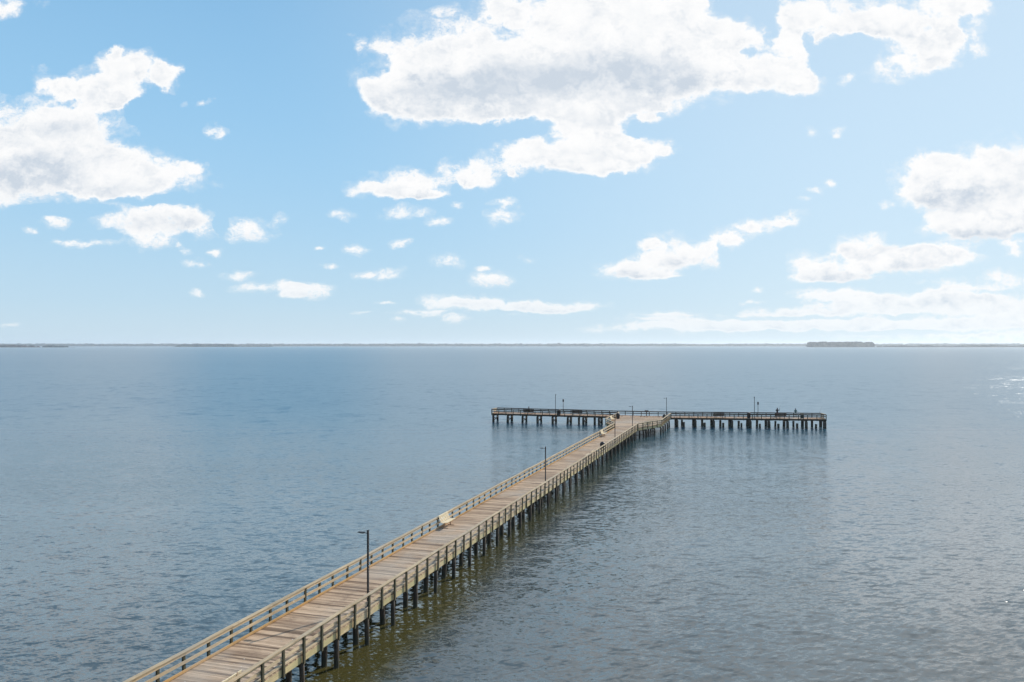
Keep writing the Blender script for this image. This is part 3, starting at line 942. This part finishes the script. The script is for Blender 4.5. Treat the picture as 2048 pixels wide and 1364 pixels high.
def grove(name, px0, px1, Y, top_px, mat, depth, crown, label, cat, kind=None, density=1.0, seed=0, ends=.15, rough=1.0):
    """a wood as a crowd of leafy crowns on trunks between two sight lines, top_px rows above the horizon"""
    r = np.random.default_rng(seed)
    x0, x1 = (px0 - 1024) / F_PX * Y, (px1 - 1024) / F_PX * Y
    top = CAM_Z + top_px * Y / F_PX
    n = int((x1 - x0) / crown * 2.6 * density)
    cx = (x0 + x1) / 2
    V, Fc = [], []
    phi = (1 + 5 ** .5) / 2
    ico = np.array([(-1, phi, 0), (1, phi, 0), (-1, -phi, 0), (1, -phi, 0), (0, -1, phi), (0, 1, phi), (0, -1, -phi), (0, 1, -phi), (phi, 0, -1), (phi, 0, 1), (-phi, 0, -1), (-phi, 0, 1)]) / math.sqrt(1 + phi * phi)
    icf = [(0, 11, 5), (0, 5, 1), (0, 1, 7), (0, 7, 10), (0, 10, 11), (1, 5, 9), (5, 11, 4), (11, 10, 2), (10, 7, 6), (7, 1, 8), (3, 9, 4), (3, 4, 2), (3, 2, 6), (3, 6, 8), (3, 8, 9), (4, 9, 5), (2, 4, 11), (6, 2, 10), (8, 6, 7), (9, 8, 1)]
    ph = r.uniform(0, 6.28, 6)
    for i in range(n):
        x = x0 + (x1 - x0) * r.random()
        q = (x - x0) / (x1 - x0)
        env = min(1, q / ends, (1 - q) / ends) ** .45 if ends else 1
        env *= 1 - .2 * rough + rough * (.08 * math.sin(q * 23 + ph[0]) + .07 * math.sin(q * 61 + ph[1]) + .05 * math.sin(q * 140 + ph[2]))
        h = top * env * r.uniform(1 - .2 * rough, 1 + .08 * rough)
        y = Y + r.uniform(0, depth)
        rx = crown * r.uniform(.5, 1.0)
        for z, sc_ in ((h - rx * .8, 1.0), (h * .55, 1.15), (h * .22, 1.0)):
            rz_ = max(h * .28, rx * .7)
            jit = 1 + r.normal(0, .16, (12, 1))
            pts = ico * jit * np.array([rx * sc_, rx * sc_, rz_]) + np.array([x - cx, y - Y, max(z, 1.0)])
            b0 = len(V)
            V += [tuple(p) for p in pts]
            Fc += [(a + b0, b_ + b0, c + b0) for a, b_, c in icf]
    me = bpy.data.meshes.new(name); me.from_pydata(V, [], Fc); me.materials.append(mat); me.update()
    o = link(name, me, None, (cx, Y, 0))
    tag(o, label, cat, kind=kind)
    return o


def shore_strip(name, px0, px1, Y, depth, z):
    x0, x1 = (px0 - 1024) / F_PX * Y, (px1 - 1024) / F_PX * Y
    n = max(8, int((x1 - x0) / 120))
    b = MB()
    vs, fs = [], []
    for i in range(n + 1):
        x = x0 + (x1 - x0) * i / n
        e = 30 * math.sin(i * .7) + 18 * math.sin(i * 1.9)
        vs += [(x, Y - 60 + e, -.5), (x, Y - 30 + e, z), (x, Y + depth, z), (x, Y + depth + 30, -.5)]
    for i in range(n):
        for k in range(3):
            fs.append((i * 4 + k, i * 4 + 4 + k, i * 4 + 5 + k, i * 4 + 1 + k))
    b._add(vs, fs)
    o = b.build(name, M['marsh'])
    tag(o, None, None, kind='structure')
    return o


shore_strip('far_shore', -900, 2950, 9000, 700, 1.2)
grove('far_woods', -880, 2900, 9000, 2.3, M['wood_far'], 260, 30, 'faded line of woods along the whole far shore', 'woods', 'stuff', 2.2, 1, 0, rough=.7)
grove('far_woods', 1080, 1185, 8700, 3.6, M['wood_far'], 160, 24, 'slightly taller faded stretch of woods on the far shore, right of centre', 'woods', 'stuff', 1.2, 2)
grove('far_woods', 1435, 1620, 8800, 3.2, M['wood_far'], 160, 24, 'faint taller woods on the far shore, left of the wooded island', 'woods', 'stuff', 1.0, 3)
shore_strip('island_shore', 346, 466, 6600, 260, 1.0)
grove('island_woods', 350, 458, 6600, 3.2, M['wood_dark'], 200, 17, 'dark wooded island on the left of the horizon', 'woods', 'stuff', 2.2, 4, .12)
grove('island_scrub', 462, 540, 6900, -1.2, M['wood_far'], 120, 12, 'low faint scrub beside the dark wooded island', 'scrub', 'stuff', 1.2, 5)
shore_strip('marsh_shore', -120, 116, 5200, 200, .9)
grove('marsh_scrub', -110, 58, 5200, 1.2, M['wood_brown'], 120, 13, 'brown scrubby point at the far left of the horizon', 'scrub', 'stuff', 1.8, 6, .2)
grove('marsh_scrub', 78, 114, 5200, -.7, M['wood_dark'], 120, 12, 'small dark clump of scrub off the brown left point', 'scrub', 'stuff', 1.4, 7)
shore_strip('island_shore', 1626, 1758, 5600, 260, 1.0)
grove('island_woods', 1631, 1751, 5600, 7.0, M['wood_dark'], 220, 18, 'tall wooded island on the right of the horizon', 'woods', 'stuff', 3.0, 8, .03, rough=.22)
shore_strip('island_shore', 1756, 2250, 5700, 160, .8)
grove('island_scrub', 1752, 2250, 5700, -.4, M['wood_dark'], 100, 10, 'low broken scrub on the spit right of the wooded island', 'scrub', 'stuff', .9, 9, .03)
grove('island_scrub', 1845, 1875, 5650, 1.6, M['wood_dark'], 100, 12, 'small rounded clump on the low spit, nearer the wooded island', 'scrub', 'stuff', 1.6, 10, .4)
grove('island_scrub', 1925, 2030, 5650, 2.0, M['wood_dark'], 100, 12, 'longer clump of scrub on the low spit near the sun glitter', 'scrub', 'stuff', 1.3, 12, .3)

# ------------------------------------------------------------------ air
HAZE_DENSITY = 6.8e-5
b = MB(); b.box(-13700, 13700, -3200, 13700, -1.5, 62.0)
mz = bpy.data.materials.new('distant haze'); mz.use_nodes = True
nt = mz.node_tree; nt.nodes.clear()
out = nt.nodes.new('ShaderNodeOutputMaterial'); pv = nt.nodes.new('ShaderNodeVolumePrincipled')
pv.inputs['Color'].default_value = (.88, .94, 1, 1); pv.inputs['Density'].default_value = HAZE_DENSITY; pv.inputs['Anisotropy'].default_value = .3
nt.links.new(pv.outputs[0], out.inputs['Volume'])
hz = b.build('haze', mz)
tag(hz, 'thin pale haze over the water', 'haze', kind='stuff')

# ------------------------------------------------------------------ sun and sky
SUN_AZ, SUN_EL = math.radians(42.5), math.radians(31)
SV = Vector((math.sin(SUN_AZ) * math.cos(SUN_EL), math.cos(SUN_AZ) * math.cos(SUN_EL), math.sin(SUN_EL)))
L = bpy.data.lights.new('sun', 'SUN'); L.energy = 4.6; L.angle = math.radians(.5); L.color = (1, .93, .82)
lo = bpy.data.objects.new('sun', L); COL.objects.link(lo); lo.rotation_euler = SV.to_track_quat('Z', 'Y').to_euler(); lo.location = (60, 60, 80)

# clouds as seen from the pier: column, row, half width, half height (photograph pixels at infinity), weight
CLOUDS = [
 (20,2,62,26,.8),
 (40,290,150,112,1),(150,300,120,96,1),(250,345,92,52,1),(345,356,82,34,1),(205,372,80,34,1),(-40,330,130,78,1),(392,332,26,12,.6),
 (95,162,48,22,.9),(150,175,52,24,.9),(205,168,62,46,1),(250,200,38,26,.9),(245,132,52,36,.95),(305,142,56,30,.95),(340,158,30,26,.8),(238,103,20,16,.6),(190,205,55,22,.8),
 (250,440,72,30,1),(340,436,66,33,1),(402,446,42,28,1),(300,480,62,23,1),(370,500,22,9,.8),(288,404,16,15,.5),
 (160,483,62,10,.9),(105,442,32,15,.8),(500,456,56,25,1),(398,525,36,9,.9),(482,549,38,10,.85),(535,573,72,12,.95),(620,580,52,17,1),(585,592,26,7,.7),(60,463,17,6,.6),(388,584,15,7,.7),
 (560,434,18,14,.42),(437,500,16,9,.5),(435,262,22,13,.62),(365,205,14,9,.42),(412,205,14,7,.4),(25,650,22,5,.5),
 (800,165,92,76,1),(755,192,46,40,1),(880,120,112,76,1),(985,105,102,80,1),(1000,180,182,62,1),(1150,70,132,92,1),(1150,170,202,72,1),(1300,90,152,86,1),(1300,160,152,66,1),(1230,10,152,52,1),(1400,60,82,62,1),(1455,130,112,50,1),(1545,150,90,34,.9),(1612,160,52,22,.75),(890,203,132,38,1),(1060,207,160,34,1),(1180,212,112,26,1),
 (895,20,20,18,.55),(1005,15,42,24,.6),(1035,28,32,22,.55),(725,88,18,13,.5),
 (1420,35,52,46,.9),(1510,72,62,32,.75),(1600,112,52,44,.9),(1588,40,56,52,.85),(1680,30,112,52,1),(1730,66,92,26,.9),(1800,55,62,36,.9),(1870,30,102,56,1),(1882,92,62,42,1),(1832,112,62,32,.95),(1780,146,48,24,.85),(1942,14,46,24,.7),(1956,95,22,20,.55),(1702,157,17,14,.5),
 (1200,262,82,42,.95),(1150,290,92,36,1),(1230,312,102,38,1),(1290,297,62,26,.95),(1050,300,52,24,.85),(1000,320,52,30,.95),(930,346,46,32,.95),(958,362,36,20,.85),(1110,318,62,20,.9),(1190,335,82,14,.8),(1332,302,22,10,.6),(1295,240,22,9,.6),(1160,236,62,24,.8),(1018,350,10,13,.5),
 (740,376,46,16,.95),(800,362,62,26,1),(850,371,46,24,1),(832,385,62,10,.8),
 (815,421,44,18,.85),(690,429,28,14,.6),(1005,437,37,18,.95),(1000,408,28,10,.7),(910,413,15,8,.45),(865,446,28,10,.5),(795,486,19,9,.75),(715,505,25,10,.65),(640,494,11,6,.6),(660,534,15,5,.55),(890,522,37,17,.95),(770,545,38,13,.9),(718,551,22,9,.6),(980,559,48,20,1),(966,534,18,5,.5),(1060,521,22,9,.42),
 (880,600,42,13,.85),(940,602,52,13,.85),(1000,613,152,15,.8),(1120,611,112,13,.75),(840,626,62,8,.7),(910,637,30,10,.7),(720,625,28,3,.5),(770,607,26,4,.55),(800,641,16,5,.5),
 (1230,540,52,20,1),(1300,531,62,24,1),(1350,501,62,36,1),(1410,511,42,28,1),(1302,487,26,10,.8),(1320,551,52,10,.9),(1450,484,36,14,.7),
 (1480,466,42,18,.85),(1530,448,46,15,.8),(1580,441,30,14,.75),(1660,370,18,9,.75),(1632,386,26,9,.45),(1600,408,16,6,.42),(1680,257,21,10,.58),(1620,258,12,11,.42),
 (1850,350,62,46,1),(1900,371,82,52,1),(1830,396,46,22,1),(1960,346,82,52,1),(2030,322,62,52,1),(2045,402,102,62,1),(1960,431,92,42,1),(1900,451,62,28,1),(1990,461,82,20,1),(1775,405,12,12,.45),(2110,380,90,80,1),
 (1735,486,56,29,1),(1690,501,42,18,.95),(1620,531,52,28,1),(1700,541,82,22,1),(1790,516,92,28,1),(1850,521,82,30,1),(1922,506,62,28,.95),(1650,556,82,10,.8),(2025,498,27,17,.8),
 (1660,588,72,12,.8),(1515,576,15,7,.7),(1510,602,30,5,.65),(2012,556,52,20,.95),(1900,586,102,24,.95),(1960,610,132,34,.9),(1780,606,92,18,.9),(1700,621,122,14,.85),(1560,622,82,12,.75),(1400,641,152,13,.6),(1600,646,222,20,.85),(1850,651,252,36,.9),(1250,655,92,10,.5),(1330,631,72,10,.6),(1450,655,160,12,.6),(1990,640,150,38,.9),(1700,600,110,14,.7),
]
GAPS = [   # blue gaps between and inside the clouds
 (315,225,60,36,1.2),(25,160,45,20,1.2),(150,212,42,9,.7),(330,403,100,10,1.2),(100,420,110,13,1.2),(210,468,24,8,.8),(447,440,12,22,1.2),
 (1450,18,26,26,1.3),(1547,45,20,44,1.2),(1692,112,50,34,1.5),(1640,75,14,22,.8),(1500,112,16,12,.6),(1860,62,14,16,.7),(1925,60,12,30,.6),
 (1000,262,95,13,1.3),(1275,262,30,12,.8),(910,382,10,16,.8),(1095,352,30,9,.9),(1120,276,26,9,.7),(1180,262,12,10,.6),(980,345,8,14,.5),(760,120,22,16,.6),(1035,62,30,24,.5),
 (1760,442,85,14,1.3),(1990,500,36,10,.9),(1450,508,10,30,1.0),(1350,560,40,6,.6),(1560,535,10,30,.8),
 (1500,634,210,5,.9),(1800,630,220,6,.9),(1690,664,260,5,.9),(1960,586,60,6,.8),(1830,575,70,7,.9),(1980,660,180,5,.7),(1000,624,150,4,.5),
]
SHADE = [
 (880,190,130,42,.75),(1190,155,200,52,1),(1000,172,150,46,.65),(1320,130,90,44,.4),(100,300,140,60,.45),(50,355,130,40,.6),(130,258,62,24,.4),(330,450,90,18,.5),
 (1900,398,76,26,.75),(1965,470,95,13,.8),(1750,497,62,13,.6),(1810,540,82,12,.6),(1700,557,66,11,.5),(1640,548,46,12,.45),(1380,524,56,14,.5),(1262,549,56,9,.5),(2045,365,62,40,.5),
 (980,572,44,8,.4),(1900,602,86,12,.5),(500,470,46,9,.3),(300,497,60,9,.4),(1960,380,50,26,.4),(610,590,46,6,.4),
]

wd = bpy.data.worlds.new('World'); sc.world = wd; wd.use_nodes = True
nt = wd.node_tree; nd = nt.nodes; lk = nt.links
bg = nd['Background']
sky = N(nt, 'ShaderNodeTexSky', sky_type='NISHITA')
sky.sun_disc = False; sky.sun_elevation = SUN_EL; sky.sun_rotation = SUN_AZ
sky.air_density = 1.0; sky.dust_density = .6; sky.ozone_density = 2.0
SKY_GAIN = (1.0, 1.0, 1.0)
tc = N(nt, 'ShaderNodeTexCoord')
sp = N(nt, 'ShaderNodeSeparateXYZ'); lk.new(tc.outputs['Generated'], sp.inputs[0])
yy = math_(nt, 'MAXIMUM', sp.outputs[1], .08)
u = math_(nt, 'DIVIDE', sp.outputs[0], yy)
v = math_(nt, 'DIVIDE', sp.outputs[2], yy)
front = smooth(nt, sp.outputs[1], .12, .3)

# noise coordinates: flatter towards the horizon, as distant clouds are
vc = math_(nt, 'ADD', math_(nt, 'MAXIMUM', v, 0.0), .22)
pu = math_(nt, 'MULTIPLY', u, 2.2)
pv_ = math_(nt, 'ADD', math_(nt, 'MULTIPLY', v, 2.2), math_(nt, 'MULTIPLY', math_(nt, 'LOGARITHM', vc, math.e), .25))
pc = N(nt, 'ShaderNodeCombineXYZ'); lk.new(pu, pc.inputs[0]); lk.new(pv_, pc.inputs[1]); pc.inputs[2].default_value = 1.7
wn = N(nt, 'ShaderNodeTexNoise', inp={'Scale': 5.0, 'Detail': 3.0, 'Roughness': .5}); lk.new(pc.outputs[0], wn.inputs['Vector'])
wv = vmath(nt, 'SUBTRACT', wn.outputs['Color'], (.5, .5, .5))
wn2 = N(nt, 'ShaderNodeTexNoise', inp={'Scale': 16.0, 'Detail': 4.0, 'Roughness': .6}); lk.new(pc.outputs[0], wn2.inputs['Vector'])
wv2 = vmath(nt, 'SUBTRACT', wn2.outputs['Color'], (.5, .5, .5))
# outlines are bent by the same turbulence
wsep = N(nt, 'ShaderNodeSeparateXYZ'); lk.new(vmath(nt, 'ADD', vmath(nt, 'MULTIPLY', wv.outputs[0], (.055, .035, 0)).outputs[0], vmath(nt, 'MULTIPLY', wv2.outputs[0], (.035, .025, 0)).outputs[0]).outputs[0], wsep.inputs[0])
ws = math_(nt, 'MULTIPLY', vc, 2.0)
uw = math_(nt, 'MULTIPLY_ADD', wsep.outputs[0], ws, u)
vw = math_(nt, 'MULTIPLY_ADD', wsep.outputs[1], ws, v)


def field(blobs, U_, V_, heights=False):
    cu = N(nt, 'ShaderNodeCombineXYZ'); cv = N(nt, 'ShaderNodeCombineXYZ')
    for i in range(3):
        lk.new(U_, cu.inputs[i]); lk.new(V_, cv.inputs[i])
    acc = acc2 = None
    blobs = blobs + [(0, -9000, 10, 10, 0)] * (-len(blobs) % 3)
    for i in range(0, len(blobs), 3):
        t3 = blobs[i:i + 3]
        su = [F_PX / b_[2] for b_ in t3]; sv = [F_PX / b_[3] for b_ in t3]
        du = vmath(nt, 'MULTIPLY_ADD', cu.outputs[0], su, [-(b_[0] - 1024) / b_[2] for b_ in t3])
        dv = vmath(nt, 'MULTIPLY_ADD', cv.outputs[0], sv, [-(HORIZON - b_[1]) / b_[3] for b_ in t3])
        d2 = vmath(nt, 'MULTIPLY', du.outputs[0], du.outputs[0])
        r2 = vmath(nt, 'MULTIPLY_ADD', dv.outputs[0], dv.outputs[0], d2.outputs[0])
        k = [b_[4] for b_ in t3]
        fo = vmath(nt, 'MULTIPLY_ADD', r2.outputs[0], [-.60 * x for x in k], k)
        mx = vmath(nt, 'MAXIMUM', fo.outputs[0], (0, 0, 0))
        acc = mx.outputs[0] if acc is None else vmath(nt, 'ADD', acc, mx.outputs[0]).outputs[0]
        if heights:
            acc2 = vmath(nt, 'MULTIPLY_ADD', mx.outputs[0], dv.outputs[0], acc2 if acc2 is not None else (0, 0, 0)).outputs[0]
    tot = vmath(nt, 'DOT_PRODUCT', acc, (1, 1, 1)).outputs['Value']
    if heights:
        return tot, math_(nt, 'DIVIDE', vmath(nt, 'DOT_PRODUCT', acc2, (1, 1, 1)).outputs['Value'], math_(nt, 'MAXIMUM', tot, .05))
    return tot


SUMB, VPOS = field([(a_, b_, c_, d_, e_ * 1.12 if e_ > .84 else e_ * .42 + .68) for a_, b_, c_, d_, e_ in CLOUDS], uw, vw, True)
B = math_(nt, 'SUBTRACT', math_(nt, 'MINIMUM', SUMB, 1.7), field(GAPS, uw, vw))
fb = N(nt, 'ShaderNodeTexNoise', inp={'Scale': 17.0, 'Detail': 10.0, 'Roughness': .69, 'Distortion': .15}); lk.new(pc.outputs[0], fb.inputs['Vector'])
fbm = math_(nt, 'SUBTRACT', fb.outputs[0], .5)
vo = N(nt, 'ShaderNodeTexVoronoi', feature='F1', inp={'Scale': 13.0, 'Detail': 3.0, 'Roughness': .55, 'Lacunarity': 2.3})
vo.normalize = True
vp = vmath(nt, 'ADD', pc.outputs[0], vmath(nt, 'MULTIPLY', wv2.outputs[0], (.16, .16, .1)).outputs[0])
lk.new(vp.outputs[0], vo.inputs['Vector'])
puff = math_(nt, 'SUBTRACT', .26, vo.outputs['Distance'])
fine = N(nt, 'ShaderNodeTexNoise', inp={'Scale': 52.0, 'Detail': 7.0, 'Roughness': .66}); lk.new(vp.outputs[0], fine.inputs['Vector'])
dens = math_(nt, 'MULTIPLY_ADD', puff, 1.0, math_(nt, 'MULTIPLY_ADD', fbm, 2.2, math_(nt, 'MULTIPLY_ADD', math_(nt, 'SUBTRACT', fine.outputs[0], .5), .72, B)))
a_front = smooth(nt, dens, .38, 1.18)
veil = math_(nt, 'MULTIPLY', smooth(nt, math_(nt, 'MULTIPLY_ADD', fbm, 3.0, math_(nt, 'MULTIPLY_ADD', puff, .8, B)), .05, 1.0), .32)
a_front = math_(nt, 'MULTIPLY', math_(nt, 'MAXIMUM', a_front, veil), smooth(nt, B, .0, .18))
# the sky outside the view: clouds added, mostly right, to brighten the water's reflections
gn = N(nt, 'ShaderNodeTexNoise', inp={'Scale': 3.2, 'Detail': 9.0, 'Roughness': .6}); lk.new(tc.outputs['Generated'], gn.inputs['Vector'])
outside = math_(nt, 'MAXIMUM', math_(nt, 'MAXIMUM', smooth(nt, math_(nt, 'ABSOLUTE', u), .70, .95), smooth(nt, v, .46, .7)), math_(nt, 'SUBTRACT', 1.0, front))
a_out = math_(nt, 'MULTIPLY', smooth(nt, math_(nt, 'MULTIPLY_ADD', sp.outputs[0], .10, gn.outputs[0]), .54, .68), outside)
a_out = math_(nt, 'MULTIPLY', a_out, math_(nt, 'MULTIPLY', smooth(nt, sp.outputs[2], .02, .12), smooth(nt, sp.outputs[0], -.35, .35)))
alpha = math_(nt, 'MAXIMUM', math_(nt, 'MULTIPLY', a_front, front), a_out)
# thick cloud lets less light through: grey bellies, bright rims
G_ = field(SHADE, uw, vw)
belly = math_(nt, 'MULTIPLY', smooth(nt, math_(nt, 'MULTIPLY_ADD', fbm, 1.6, math_(nt, 'MULTIPLY_ADD', puff, -.9, G_)), -.05, 1.75), front)
bn = N(nt, 'ShaderNodeTexNoise', inp={'Scale': 10.0, 'Detail': 7.0, 'Roughness': .55}); lk.new(pc.outputs[0], bn.inputs['Vector'])
relief = smooth(nt, math_(nt, 'ADD', math_(nt, 'MULTIPLY', bn.outputs[0], .8), math_(nt, 'MULTIPLY', puff, -.35)), .28, .58)
bn3 = N(nt, 'ShaderNodeTexNoise', inp={'Scale': 11.0, 'Detail': 5.0, 'Roughness': .58}); lk.new(vp.outputs[0], bn3.inputs['Vector'])
bn4 = N(nt, 'ShaderNodeTexNoise', inp={'Scale': 11.0, 'Detail': 5.0, 'Roughness': .58}); lk.new(vmath(nt, 'ADD', vp.outputs[0], (.018, .024, 0)).outputs[0], bn4.inputs['Vector'])
lump = smooth(nt, math_(nt, 'SUBTRACT', bn4.outputs[0], bn3.outputs[0]), -.02, .16)
thick = smooth(nt, dens, .95, 1.85)
shade = math_(nt, 'ADD', math_(nt, 'MULTIPLY', belly, .95), math_(nt, 'MULTIPLY', math_(nt, 'MULTIPLY_ADD', relief, .22, math_(nt, 'MULTIPLY_ADD', lump, .26, math_(nt, 'MULTIPLY', smooth(nt, math_(nt, 'MULTIPLY_ADD', fbm, -.9, VPOS), .05, -.6), .34))), thick), clamp=True)
CLOUD_LIT, CLOUD_DARK = (1.0, 1.0, 1.0), (.61, .685, .775)
ccol = mixrgb(nt, CLOUD_LIT, CLOUD_DARK, shade)
SKY_STRENGTH = .10
# clear air: the scattering model, balanced towards the milky pastel blue of the day
el = N(nt, 'ShaderNodeValToRGB')
el.color_ramp.interpolation = 'B_SPLINE'
stops = [(0.0, (.60, .755, .865)), (.05, (.525, .73, .88)), (.14, (.415, .675, .90)), (.26, (.33, .615, .89)), (.40, (.255, .515, .80)), (.62, (.16, .38, .68)), (1.0, (.09, .25, .52))]
while len(el.color_ramp.elements) < len(stops):
    el.color_ramp.elements.new(.5)
for e_, (p_, c_) in zip(el.color_ramp.elements, stops):
    e_.position = p_; e_.color = (*c_, 1)
lk.new(math_(nt, 'MAXIMUM', sp.outputs[2], 0.0), el.inputs[0])
sund = vmath(nt, 'DOT_PRODUCT', tc.outputs['Generated'], tuple(SV)).outputs['Value']
glow = smooth(nt, sund, .55, 1.0)
air = mixrgb(nt, el.outputs[0], (.80, .92, 1.0), math_(nt, 'MULTIPLY', glow, .55))
airs = vmath(nt, 'SCALE', air); airs.inputs['Scale'].default_value = 1 / SKY_STRENGTH
skyc = mixrgb(nt, sky.outputs[0], airs.outputs[0], .94)
# distant clouds sink into the bright air near the horizon
far_fade = smooth(nt, v, -.01, .11)
alpha = math_(nt, 'MULTIPLY', alpha, math_(nt, 'MULTIPLY_ADD', far_fade, .38, .62))
ccs = vmath(nt, 'SCALE', ccol)
lk.new(math_(nt, 'MULTIPLY_ADD', math_(nt, 'MULTIPLY', glow, outside), 9.0, 1 / SKY_STRENGTH), ccs.inputs['Scale'])  # unseen clouds near the sun are boosted to brighten reflections in the water
final = mixrgb(nt, skyc, ccs.outputs[0], alpha)
lk.new(final, bg.inputs['Color'])
bg.inputs['Strength'].default_value = SKY_STRENGTH

# ------------------------------------------------------------------ camera and render settings
cd = bpy.data.cameras.new('camera'); cam = bpy.data.objects.new('camera', cd); COL.objects.link(cam)
cam.location = (0, 0, CAM_Z); cam.rotation_euler = (PI / 2, 0, 0)
cd.sensor_width = 36; cd.lens = 36 * F_PX / 2048; cd.shift_y = (HORIZON - 682) / 2048
cd.clip_start = .5; cd.clip_end = 60000
sc.camera = cam
sc.view_settings.view_transform = 'Standard'; sc.view_settings.look = 'None'; sc.view_settings.gamma = 1; sc.view_settings.exposure = 0
sc.cycles.use_denoising = True
sc.cycles.max_bounces = 6; sc.cycles.volume_bounces = 1
sc.cycles.sample_clamp_indirect = 8; sc.cycles.sample_clamp_direct = 6
